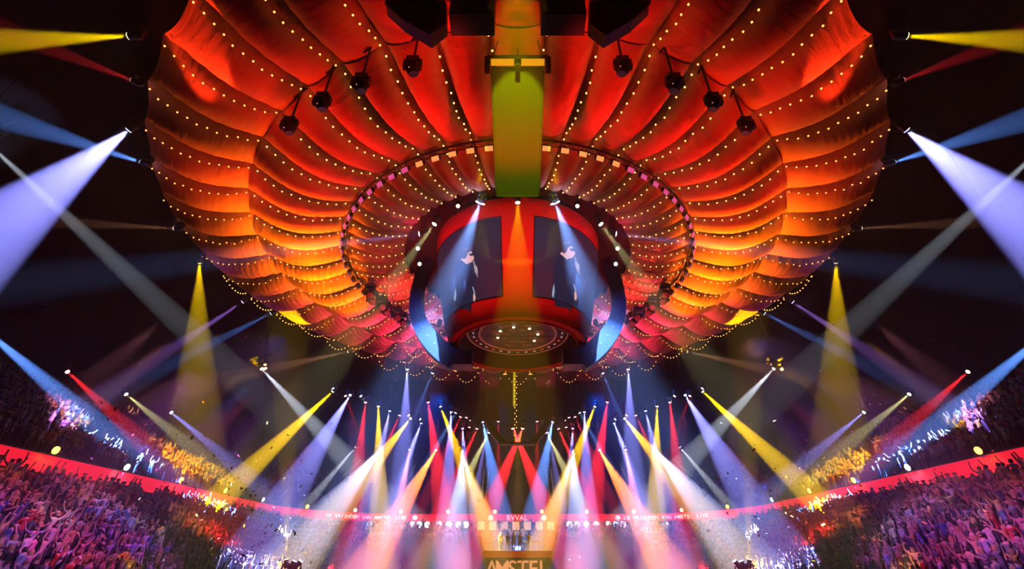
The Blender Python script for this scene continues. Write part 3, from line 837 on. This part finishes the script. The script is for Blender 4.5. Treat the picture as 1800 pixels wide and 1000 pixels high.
# ------------------------------------------------------------------ far dark lantern below the drum
YL = 45.9
lt = thing('hanging_lantern', 'dark hanging lantern frame with bulb chain seen beneath the drum', 'lantern', (0, YL, 0))
def LP(x, y): p = at(x, y, YL); return Vector((p.x, 0, p.z))
for s in (-1, 1):
    pts = [LP(CX + s * q[0], q[1]) for q in ((66, 655), (63, 690), (60, 725), (55, 745), (44, 764), (30, 780))]
    mb = MB(); vs = []; fs = []
    for i, p in enumerate(pts):
        wd = .35 + .08 * i
        for dx, dy in ((-wd, -.4), (wd * .2, -.4), (wd * .2, .4), (-wd, .4)): vs.append(p + Vector((-s * dx * -1 if False else s * dx, dy, 0)))
    for i in range(len(pts) - 1):
        for j in range(4): fs.append((i * 4 + j, i * 4 + (j + 1) % 4, i * 4 + 4 + (j + 1) % 4, i * 4 + 4 + j))
    mb.add(vs, fs).build('curved_arm', M['dark'], lt)
b0 = LP(CX, 782); MB().box((0, 0, b0.z + .1), (3.3, .8, .2)).build('base_plate', M['dark'], lt)
for s in (-1, 1):
    p = LP(CX + s * 42, 700); MB().box((p.x, .2, p.z), (1.1, .2, 4.5)).build('side_panel', M['dark'], lt)
    for k in range(3): MB().box((p.x, .05, p.z - 1.6 + 1.5 * k), (.9, .06, .9)).build('inset', mat('dark_brown_inset', (.015, .008, .008), .8), lt)
for k in range(20):
    p = LP(905 if k % 2 else 908, 664 + k * 5); o = bpy.data.objects.new('bulb', bme); COL.objects.link(o); o.parent = lt; o.location = (p.x, -.5, p.z)
strip_ = MB().box((LP(904, 685).x, -.3, LP(904, 685).z), (.25, .1, 3.6)).build('lit_strip', emis('yellow_strip', (1, .75, .02), .55), lt)
# crossed orange beams below the lantern
for s in (-1, 1):
    p = at(CX + s * 10, 748, 46); moving_head(p, at(CX - s * 32, 900, 46), 'orange', 12, BE * .25, f'orange crossing beam head under the lantern, {"left" if s < 0 else "right"} one of two', 'crossed orange heads')

# ------------------------------------------------------------------ stage
st = thing('stage', 'low stage with orange front edge and lit lettering below the drum', 'stage', (0, 60, FLOOR))
ztop = at(905, 968, 57).z
MB().box((0, 3.5, ztop - FLOOR - .15), (7.4, 7, .3)).build('deck', M['dark'], st)
MB().box((0, -.05, ztop - FLOOR - .32), (7.2, .12, .62)).build('front_edge', mat('orange_glow_edge', (.9, .25, .05), .5, 0, (1, .14, .02), .35), st)  # orange of the edge is lifted by emission
MB().box((0, .2, (ztop - .62 - FLOOR) / 2), (7.0, .1, ztop - .62 - FLOOR)).build('front_wall', M['dark'], st)
st.location.y = 57
for i_, ch in enumerate('AMSTEL'):
    text('letter', ch, 2.1, (-2.75 + 1.1 * i_, -.1, ztop - .62 - FLOOR - 1.1), 0, emis('orange_letters', (1, .35, .15), .9), st)


# ------------------------------------------------------------------ people
def person_mesh(name, pose, fingers=False, sub=0, seated=False):
    J = {}; E = []; T = {}
    def j(n, co, r, tag_): J[n] = (Vector(co), r); T[n] = tag_
    dz = -.42 if seated else 0
    j('pel', (0, 0, .95 + dz), .15, 'shirt'); j('spi', (0, 0, 1.15 + dz), .135, 'shirt'); j('che', (0, .0, 1.36 + dz), .15, 'shirt')
    j('nec', (0, 0, 1.50 + dz), .05, 'skin'); j('hea', (0, -.01, 1.60 + dz), .095, 'skin'); j('top', (0, 0, 1.69 + dz), .085, 'hair')
    E += [('pel', 'spi'), ('spi', 'che'), ('che', 'nec'), ('nec', 'hea'), ('hea', 'top')]
    if fingers:
        j('nos', (0, -.125, 1.60), .016, 'skin'); E.append(('hea', 'nos'))
    arms = {'up': [((.22, -.03, 1.44), (.34, -.1, 1.62), (.3, -.16, 1.88), (.28, -.19, 1.98))] * 2,
            'wide': [((.22, 0, 1.42), (.45, -.05, 1.52), (.62, -.08, 1.74), (.66, -.1, 1.84))] * 2,
            'one': [((.22, -.03, 1.44), (.3, -.08, 1.66), (.22, -.12, 1.92), (.2, -.13, 2.02)), ((.21, 0, 1.4), (.27, 0, 1.14), (.26, -.14, .94), (.25, -.17, .86))],
            'clap': [((.21, -.02, 1.4), (.28, -.12, 1.18), (.1, -.34, 1.3), (.03, -.38, 1.36))] * 2,
            'down': [((.21, 0, 1.4), (.27, .02, 1.12), (.27, -.06, .88), (.26, -.08, .8))] * 2,
            'mic': [((.21, -.02, 1.4), (.28, -.14, 1.16), (.08, -.26, 1.36), (.04, -.24, 1.46)), ((.21, 0, 1.4), (.27, .02, 1.12), (.3, -.04, .88), (.3, -.06, .8))],
            'guitar': [((.21, -.02, 1.4), (.34, -.06, 1.16), (.4, -.26, 1.2), (.44, -.28, 1.24)), ((.21, -.02, 1.4), (.3, -.02, 1.12), (.1, -.26, 1.02), (.04, -.27, 1.0))]}[pose]
    for s, ch in ((1, arms[0]), (-1, arms[1])):
        k = 'R' if s > 0 else 'L'; tg = ('shirt', 'shirt', 'skin', 'skin'); rr = (.065, .045, .032, .036)
        prev = 'che'
        for i, c in enumerate(ch):
            n = f'a{k}{i}'; j(n, (c[0] * s, c[1], c[2] + dz), rr[i], tg[i]); E.append((prev, n)); prev = n
        if fingers:
            d = (J[prev][0] - J[f'a{k}2'][0]).normalized(); sd = Vector((s, 0, 0)).cross(d); sd = Vector((1, 0, 0)) if abs(d.x) < .6 else Vector((0, 0, 1))
            for q, (off, ln) in enumerate(((-.026, .075), (-.009, .088), (.009, .082), (.026, .062))):
                n = f'f{k}{q}'; j(n, J[prev][0] + sd * off * 1.3 + d * ln, .009, 'skin'); E.append((prev, n))
            n = f'f{k}t'; j(n, J[prev][0] - sd * s * .065 + d * .02, .01, 'skin'); E.append((prev, n))
        hp = f'h{k}'; j(hp, (.1 * s, 0, .88 + dz), .095, 'trou'); E.append(('pel', hp))
        if seated:
            j(f'k{k}', (.12 * s, -.42, .5), .07, 'trou'); j(f'n{k}', (.12 * s, -.42, .1), .045, 'trou'); j(f't{k}', (.12 * s, -.56, .05), .04, 'trou')
        else:
            j(f'k{k}', (.12 * s, -.02, .5), .065, 'trou'); j(f'n{k}', (.12 * s, .02, .09), .042, 'trou'); j(f't{k}', (.13 * s, -.13, .04), .038, 'trou')
        E += [(hp, f'k{k}'), (f'k{k}', f'n{k}'), (f'n{k}', f't{k}')]
    names = list(J); me = bpy.data.meshes.new('tmp'); me.from_pydata([J[n][0] for n in names], [(names.index(a), names.index(b)) for a, b in E], []); me.update()
    o = bpy.data.objects.new('tmp', me); COL.objects.link(o)
    o.modifiers.new('skin', 'SKIN')
    if sub: m_ = o.modifiers.new('sub', 'SUBSURF'); m_.levels = sub; m_.render_levels = sub
    for i, n in enumerate(names):
        sv = me.skin_vertices[0].data[i]; sv.radius = (J[n][1] * (1.1 if n in ('che', 'spi', 'pel') else 1), J[n][1] * (.75 if n in ('che', 'spi', 'pel') else 1)); sv.use_root = n == 'pel'
    bpy.context.view_layer.update(); dg = bpy.context.evaluated_depsgraph_get()
    out = bpy.data.meshes.new_from_object(o.evaluated_get(dg)); out.name = name
    bpy.data.objects.remove(o)
    keys = ['shirt', 'skin', 'trou', 'hair']
    mids = []
    for a, b in E:
        for f_ in (.15, .5, .85):
            q = J[a][0].lerp(J[b][0], f_); mids.append((q, keys.index(T[a] if f_ < .5 and T[a] != 'skin' and T[b] != 'skin' else T[b])))
    mids = [m for m in mids]
    idx = []
    for p in out.polygons:
        c = p.center; best = min(mids, key=lambda m: (m[0] - c).length_squared)
        k = best[1]
        if c.z > 1.59 + dz and abs(c.x) < .12 and (c.y > -.02 or c.z > 1.68 + dz) and (Vector((0, 0, 1.6 + dz)) - c).length < .16: k = 3
        idx.append(k)
    out.materials.clear()
    for m_ in (M['shirt'], M['skin'], M['trousers'], M['hair']): out.materials.append(m_)
    out.polygons.foreach_set('material_index', idx); out.polygons.foreach_set('use_smooth', [True] * len(idx)); out.update()
    return out


POSES = ['up', 'wide', 'one', 'clap', 'down']
PTXT = {'up': 'both arms raised', 'wide': 'arms spread wide', 'one': 'one arm raised', 'clap': 'clapping hands', 'down': 'arms down'}
HI = {p: person_mesh('person', p, True, 1) for p in POSES}
LO = {p: person_mesh('crowd_person', p) for p in POSES}
HAIR = lathe_mesh('hair', [(0, .125), (.06, .115), (.1, .07), (.112, .0), (.108, -.06), (.09, -.08)], 12, M['hair'])
HAIRL = lathe_mesh('hair', [(0, .125), (.06, .115), (.1, .07), (.118, .0), (.125, -.1), (.115, -.2)], 12, M['hairlight'])
SH = [('white', (.85, .85, .85)), ('pale grey', (.6, .6, .62)), ('black', (.03, .03, .03)), ('pink', (.8, .4, .5)), ('red', (.6, .05, .04)), ('cream', (.8, .72, .55)),
      ('blue', (.1, .2, .55)), ('light blue', (.45, .6, .85)), ('grey', (.3, .3, .32)), ('yellow', (.8, .65, .15))]
SH = [(n_, tuple(.55 * v for v in c_)) for n_, c_ in SH]


seats = []
def band_points(off, spacing):
    base = perim(off, .2, 10 if True else None); acc = 0; last = None; out = []
    L = [0]
    for i in range(1, len(base)): L.append(L[-1] + math.dist(base[i], base[i - 1]))
    s = spacing / 2; i = 1
    while s < L[-1]:
        while L[i] < s: i += 1
        a, b = Vector(base[i - 1]), Vector(base[i]); k = (s - L[i - 1]) / (L[i] - L[i - 1]); p = a.lerp(b, k)
        out.append((p.x, p.y, s, L[-1])); s += spacing
    return out
for nm, rows, back in (('lower', LOW, 0), ('upper', UP, 0)):
    for j_, (off, z) in enumerate(rows):
        for (x, y, s, L) in band_points(off, .58):
            # aisles
            if (s % 9.5) < .9: continue
            if nm == 'lower' and y > 60 and j_ > (3 if abs(x) < 17 else 6): continue
            if nm == 'upper' and y > 58 and (abs(x) < 27 or random.random() < .6): continue
            if random.random() < .1: continue
            p = Vector((x + random.uniform(-.12, .12), y + random.uniform(-.12, .12), z))
            q = project(p + Vector((0, 0, 1.5)))
            if q is None or not (-20 < q[0] < 1820 and 0 < q[1] < 1015): continue
            seats.append((q[2], nm, j_, p, s, q))
seats.sort(key=lambda a: a[0])
near = [a for a in seats if a[1] == 'lower' and 8 < a[5][0] < 1792 and a[5][1] < 990][:230] + [a for a in seats if a[1] == 'upper' and 8 < a[5][0] < 1792][:65]
nearid = {id(a) for a in near}
near.sort(key=lambda a: (a[1], a[3].x > 0, a[2], a[3].y))
cntr = {}
for a in near:
    _, nm, j_, p, s, q = a
    side = 'left' if p.x < 0 else 'right'
    k = cntr.get((nm, side, j_), 0); cntr[(nm, side, j_)] = k + 1
    pose = random.choices(POSES, (2, 1, 2, 3, 3))[0]; cn, c = random.choice(SH)
    c = tuple(min(1, max(.01, v * random.uniform(.8, 1.15))) for v in c)
    o = bpy.data.objects.new('person', HI[pose]); COL.objects.link(o)
    o.location = p; sc = random.uniform(.93, 1.07); o.scale = (sc, sc, sc)
    o.rotation_euler = (0, 0, (R(90) if side == 'left' else R(-90)) + random.uniform(-.5, .5))
    o.color = (*c, 1)
    row = ordinal(j_) + ' row down' if nm == 'lower' else ordinal(j_) + ' row up'
    tag(o, f'person in {cn} top, {PTXT[pose]}, {nm} {side} stand, {row}, {ordinal(k)} along', 'person', f'people in the {nm} {side} stand')
    hh = bpy.data.objects.new('hair', HAIRL if random.random() < .4 else HAIR); COL.objects.link(hh); hh.parent = o; hh.location = (0, .015, 1.61)

# the rest of the public as one object
LD = {}
for p in POSES:
    me = LO[p]; v = np.empty(len(me.vertices) * 3, np.float32); me.vertices.foreach_get('co', v)
    lt_ = [tuple(pp.vertices) for pp in me.polygons]; mi = [pp.material_index for pp in me.polygons]
    LD[p] = (v.reshape(-1, 3), np.array([len(f) for f in lt_], np.int32), np.array([i for f in lt_ for i in f], np.int32), mi, lt_)
V = []; LI = []; LC_ = []; COLS = []; base = 0
SK = [(.5, .32, .23), (.4, .25, .18), (.55, .37, .28)]
for a in seats:
    if id(a) in nearid: continue
    _, nm, j_, p, s, q = a
    pose = random.choices(POSES, (2, 1, 2, 3, 4))[0]; v, cnt_, li, mi, lt_ = LD[pose]
    cx_, cy_ = (0, 40)
    ang = math.atan2(cx_ - p.x, -(cy_ - p.y)) + random.uniform(-.4, .4)
    ca, sa = math.cos(ang), math.sin(ang); sc = random.uniform(.92, 1.08)
    rot = np.array([[ca, -sa, 0], [sa, ca, 0], [0, 0, 1]], np.float32) * sc
    V.append(v @ rot.T + np.array(p, np.float32)); LI.append(li + base); LC_.append(cnt_); base += len(v)
    sh = random.choice(SH)[1]; sk = random.choice(SK); hr = random.choice([(.03, .02, .015), (.25, .16, .08), (.1, .06, .03)])
    pal = [sh, sk, (.04, .045, .08), hr]
    COLS.append(np.repeat(np.array([(*pal[m_], 1) for m_ in mi], np.float32), cnt_, axis=0))
V = np.concatenate(V); LI = np.concatenate(LI); LC_ = np.concatenate(LC_); COLS = np.concatenate(COLS)
me = bpy.data.meshes.new('crowd'); me.vertices.add(len(V)); me.vertices.foreach_set('co', V.ravel())
me.loops.add(len(LI)); me.loops.foreach_set('vertex_index', LI)
me.polygons.add(len(LC_)); me.polygons.foreach_set('loop_start', np.concatenate([[0], np.cumsum(LC_)[:-1]]).astype(np.int32))
me.update(calc_edges=True)
ca_ = me.color_attributes.new('cloth', 'FLOAT_COLOR', 'CORNER'); ca_.data.foreach_set('color', COLS.ravel())
me.materials.append(M['crowd'])
cr = bpy.data.objects.new('crowd', me); COL.objects.link(cr)
tag(cr, 'packed audience filling the lower and upper stands around the hall', 'crowd', kind='stuff')
print('seats', len(seats), 'crowd verts', len(V))

# performers
SUIT = {}
for i, (x, pose, cn, what) in enumerate([(880, 'guitar', 'white', 'playing guitar at the left'), (892, 'down', 'dark', 'standing second from left'), (903, 'mic', 'dark', 'singing at the centre'),
                                         (914, 'mic', 'dark', 'singing right of centre'), (930, 'clap', 'grey', 'beside the keyboard')]):
    p = at(x, 967, 58.5 + (i % 2) * .8); m_ = person_mesh('person', pose, True, 1)
    o = bpy.data.objects.new('person', m_); COL.objects.link(o); o.location = (p.x, p.y, ztop)
    o.color = ((.7, .7, .7, 1) if cn == 'white' else (.02, .02, .03, 1)); o.scale = (1.05,) * 3
    tag(o, f'performer in {cn} top {what} of the stage', 'person', 'performers on the stage')
    hh = bpy.data.objects.new('hair', HAIR); COL.objects.link(hh); hh.parent = o; hh.location = (0, .015, 1.61)
    if pose == 'guitar':
        gt = MB().lathe([(0, -.04), (.2, -.04), (.2, .04), (0, .04)], 14).build('guitar', mat('guitar_wood', (.5, .2, .06), .4)); gt.location = (p.x, p.y - .32, ztop + 1.05); gt.rotation_euler = (PI / 2, 0, 0)
        tag(gt, 'guitar held by the left performer', 'guitar'); MB().box((.42, 0, 0), (.6, .05, .04)).build('neck', M['dark'], gt)
    if pose == 'mic':
        mk = MB().tube([(p.x, p.y - .36, ztop), (p.x, p.y - .36, ztop + 1.5)], .02, 6).build('microphone_stand', M['steel']); tag(mk, f'microphone stand before the {"centre" if x == 903 else "right hand"} singer', 'microphone stand')
        MB().lathe([(0, .08), (.05, .04), (.04, -.04), (0, -.06)], 8, (p.x, p.y - .36, ztop + 1.55)).build('microphone', M['dark'], mk)
for i, x in enumerate((868, 924, 941)):
    p = at(x, 967, 60)
    t = thing('keyboard_stand', ('white keyboard at the left of the stage', 'white keyboard behind the right hand singer', 'white keyboard at the right end of the stage')[i], 'keyboard', (p.x, p.y, ztop), 'keyboards on the stage')
    MB().box((0, 0, .95), (1.1, .4, .12)).build('keys', M['white'], t)
    for sx in (-.45, .45): MB().box((sx, 0, .45), (.06, .35, .9)).build('leg', M['white'], t)
    MB().box((0, 0, .25), (.9, .05, .05)).build('crossbar', M['steel'], t)
dk = thing('drum_kit', 'yellow lit drum kit behind the performers', 'drum kit', (.0, 62, ztop))
for c, r_, h_ in (((0, 0, .35), .35, .4), ((-.55, .1, .55), .2, .25), ((.55, .1, .55), .22, .3)):
    MB().lathe([(0, -h_ / 2), (r_, -h_ / 2), (r_, h_ / 2), (0, h_ / 2)], 14, c).build('drum', M['white'], dk)
for sx in (-.8, .8): MB().lathe([(0, .03), (.28, 0)], 12, (sx, 0, 1.1)).tube([(sx, 0, 0), (sx, 0, 1.1)], .02, 4).build('cymbal', mat('brass', (.8, .5, .1), .3, .8), dk)

# big square blinder lamps behind the stage, under the balcony, and round lamps either side
for i in range(7):
    p = at(845.5 + 20.4 * i, 924, 71.9)
    t = thing('blinder_panel', f'pale square lamp panel under the balcony, {ordinal(i)} from the left', 'lamp', p, 'square lamp panels behind the stage')
    MB().box((0, .12, 0), (1.15, .2, 1.2)).build('case', M['black'], t)
    MB().box((0, 0, 0), (1.0, .05, 1.05)).build('diffuser', emis('peach_panel', (1, .45, .25), 1.1), t)
for s in (-1, 1):
    for i, (x, c) in enumerate([(737, 'blue'), (751, 'peach'), (772, 'pink'), (789, 'white'), (806, 'pink'), (819, 'peach'), (725, 'magenta'), (650, 'blue')]):
        xx = x if s < 0 else 2 * CX - x
        p = at(xx, 922, 73.2)
        t = thing('stage_lamp', f'round {c} lamp under the balcony, {("left", "right")[s > 0]} of the square panels', 'lamp', p, 'round lamps under the balcony')
        MB().tube([(0, .3, 0), (0, 0, 0)], [.25, .36], 12).build('housing', M['black'], t)
        MB().tube([(0, -.02, 0), (0, -.06, 0)], .42, 14).build('lens', emis('round_lamp_' + c, tuple(.3 + .7 * q for q in CN[c]), 6), t)
        q = spot('lamp_light', (0, -.4, 0), (0, -8, -1.5), CN[c], 500, 110, 1, .2, t)

# dotted step lights
DOT = [((602, 838), (634, 808)), ((584, 868), (628, 816)), ((697, 880), (731, 816)), ((706, 880), (722, 850)), ((845, 880), (852, 825)), ((853, 880), (860, 825))]
dmesh = bme.copy(); dmesh.materials.clear(); dmesh.materials.append(emis('step_dot', (.8, .8, 1), 2.5))
for s in (-1, 1):
    for i, (a, b) in enumerate(DOT):
        pa, pb = at(a[0], a[1], 70), at(b[0], b[1], 76)
        if s > 0: pa.x *= -1; pb.x *= -1
        t = MB().tube([pa, pb], .02, 4).build('step_light_strip', M['black']); tag(t, f'slanting row of tiny pale dots over the far stand, {ordinal(i)} from outside on the {("left", "right")[s > 0]}', 'light strip', 'dotted light strips over the far stand')
        for k in range(14):
            o = bpy.data.objects.new('dot_light', dmesh); COL.objects.link(o); o.parent = t; o.location = pa.lerp(pb, (k + .5) / 14); o.scale = (.9,) * 3

# truss piece at the left edge, yellow-lit rig above the far sides
ct = thing('truss_piece', 'pale lit piece of roof truss at the left edge of the view', 'truss', at(2, 232, 24))
for dx, dz in ((0, 0), (.3, .12), (.1, -.3)): MB().tube([(-.9 + dx, 0, .5 + dz), (.45 + dx, 0, -.35 + dz)], .03, 5).build('chord', M['steel'], ct)
for k in range(5): MB().tube([(-.8 + .28 * k, 0, .45 - .17 * k), (-.4 + .28 * k, 0, .3 - .17 * k)], .018, 4).build('lacing', M['steel'], ct)
MB().tube([(-.3, 0, .7), (.4, 0, 1.25)], .03, 5).build('brace', M['steel'], ct)
spot('truss_kicker', at(-60, 330, 22), at(2, 232, 24), (.6, .7, 1), 3000, 30, 1, .1)
for s in (-1, 1):
    c = at(CX + s * 452, 638, 44.6)
    t = thing('lamp_cluster', f'cluster of small yellow lit lamp housings above the {("left", "right")[s > 0]} far stand', 'stage light', c, 'yellow lit lamp clusters')
    rnd = random.Random(3)
    for k in range(8):
        q = Vector((rnd.uniform(-.8, .8), rnd.uniform(-.2, .2), rnd.uniform(-.6, .6)))
        MB().tube([q, q + Vector((rnd.uniform(-.3, .3), -.2, rnd.uniform(-.4, .4)))], [.1, .16], 7).build('lamp_housing', mat('pale_housing', (.8, .75, .4), .5), t)
    MB().tube([(-1.1, 0, .7), (1.1, 0, .9)], .05, 5).build('pipe', M['black'], t)
    spot('cluster_kicker', c + Vector((0, -2, -2.5)), c, YEL, 1500, 50, 1, .1)

# ------------------------------------------------------------------ confetti (uncountable) and haze
V = []; Fc = []; mi = []
def confetto(p, r):
    a = Vector((random.gauss(0, 1), random.gauss(0, 1), random.gauss(0, 1))).normalized(); b = a.orthogonal().normalized(); n = a.cross(b) * .004
    k = len(V); c_ = [p + a * r + b * r * .45, p - a * r + b * r * .45, p - a * r - b * r * .45, p + a * r - b * r * .45]
    V.extend(c_); V.extend([q + n for q in c_]); Fc.append((k, k + 1, k + 2, k + 3)); Fc.append((k + 7, k + 6, k + 5, k + 4))
    m_ = random.choice((0, 0, 1, 2)); mi.extend([m_, m_])
for i in range(2600):
    if random.random() < .85:
        s = random.choice((-1, 1)); x = CX - s * random.triangular(280, 905, 600); y = 1000 - abs(random.gauss(0, 170)); Y = random.uniform(18, 55)
    else: x = random.uniform(400, 1420); y = random.uniform(640, 1000); Y = random.uniform(30, 60)
    p = at(x, y, Y)
    if p.z < -2.5 or abs(p.x) > 40: continue
    confetto(p, random.uniform(.035, .08))
me = bpy.data.meshes.new('confetti'); me.from_pydata(V, [], Fc)
for m_ in (mat('silver_confetti', (.9, .9, .9), .3, .3), mat('red_confetti', (.9, .15, .05), .4), mat('gold_confetti', (.9, .6, .1), .3, .4)): me.materials.append(m_)
me.polygons.foreach_set('material_index', mi)
cf = bpy.data.objects.new('confetti', me); COL.objects.link(cf); tag(cf, 'loose silver, red and gold confetti falling through the hall', 'confetti', kind='stuff')

hz = MB().box((0, 37, 14), (100, 112, 33)).build('haze', None)
hm = bpy.data.materials.new('haze'); hm.use_nodes = True; nt = hm.node_tree; nt.nodes.clear()
ho = nt.nodes.new('ShaderNodeOutputMaterial'); hv = nt.nodes.new('ShaderNodeVolumeScatter')
hv.inputs['Density'].default_value = HAZE; hv.inputs['Anisotropy'].default_value = 0
nt.links.new(hv.outputs[0], ho.inputs['Volume']); hz.data.materials.clear(); hz.data.materials.append(hm)
hm.cycles.volume_sampling = 'EQUIANGULAR'
tag(hz, 'thin stage haze filling the whole hall and showing the beams', 'haze', kind='stuff')
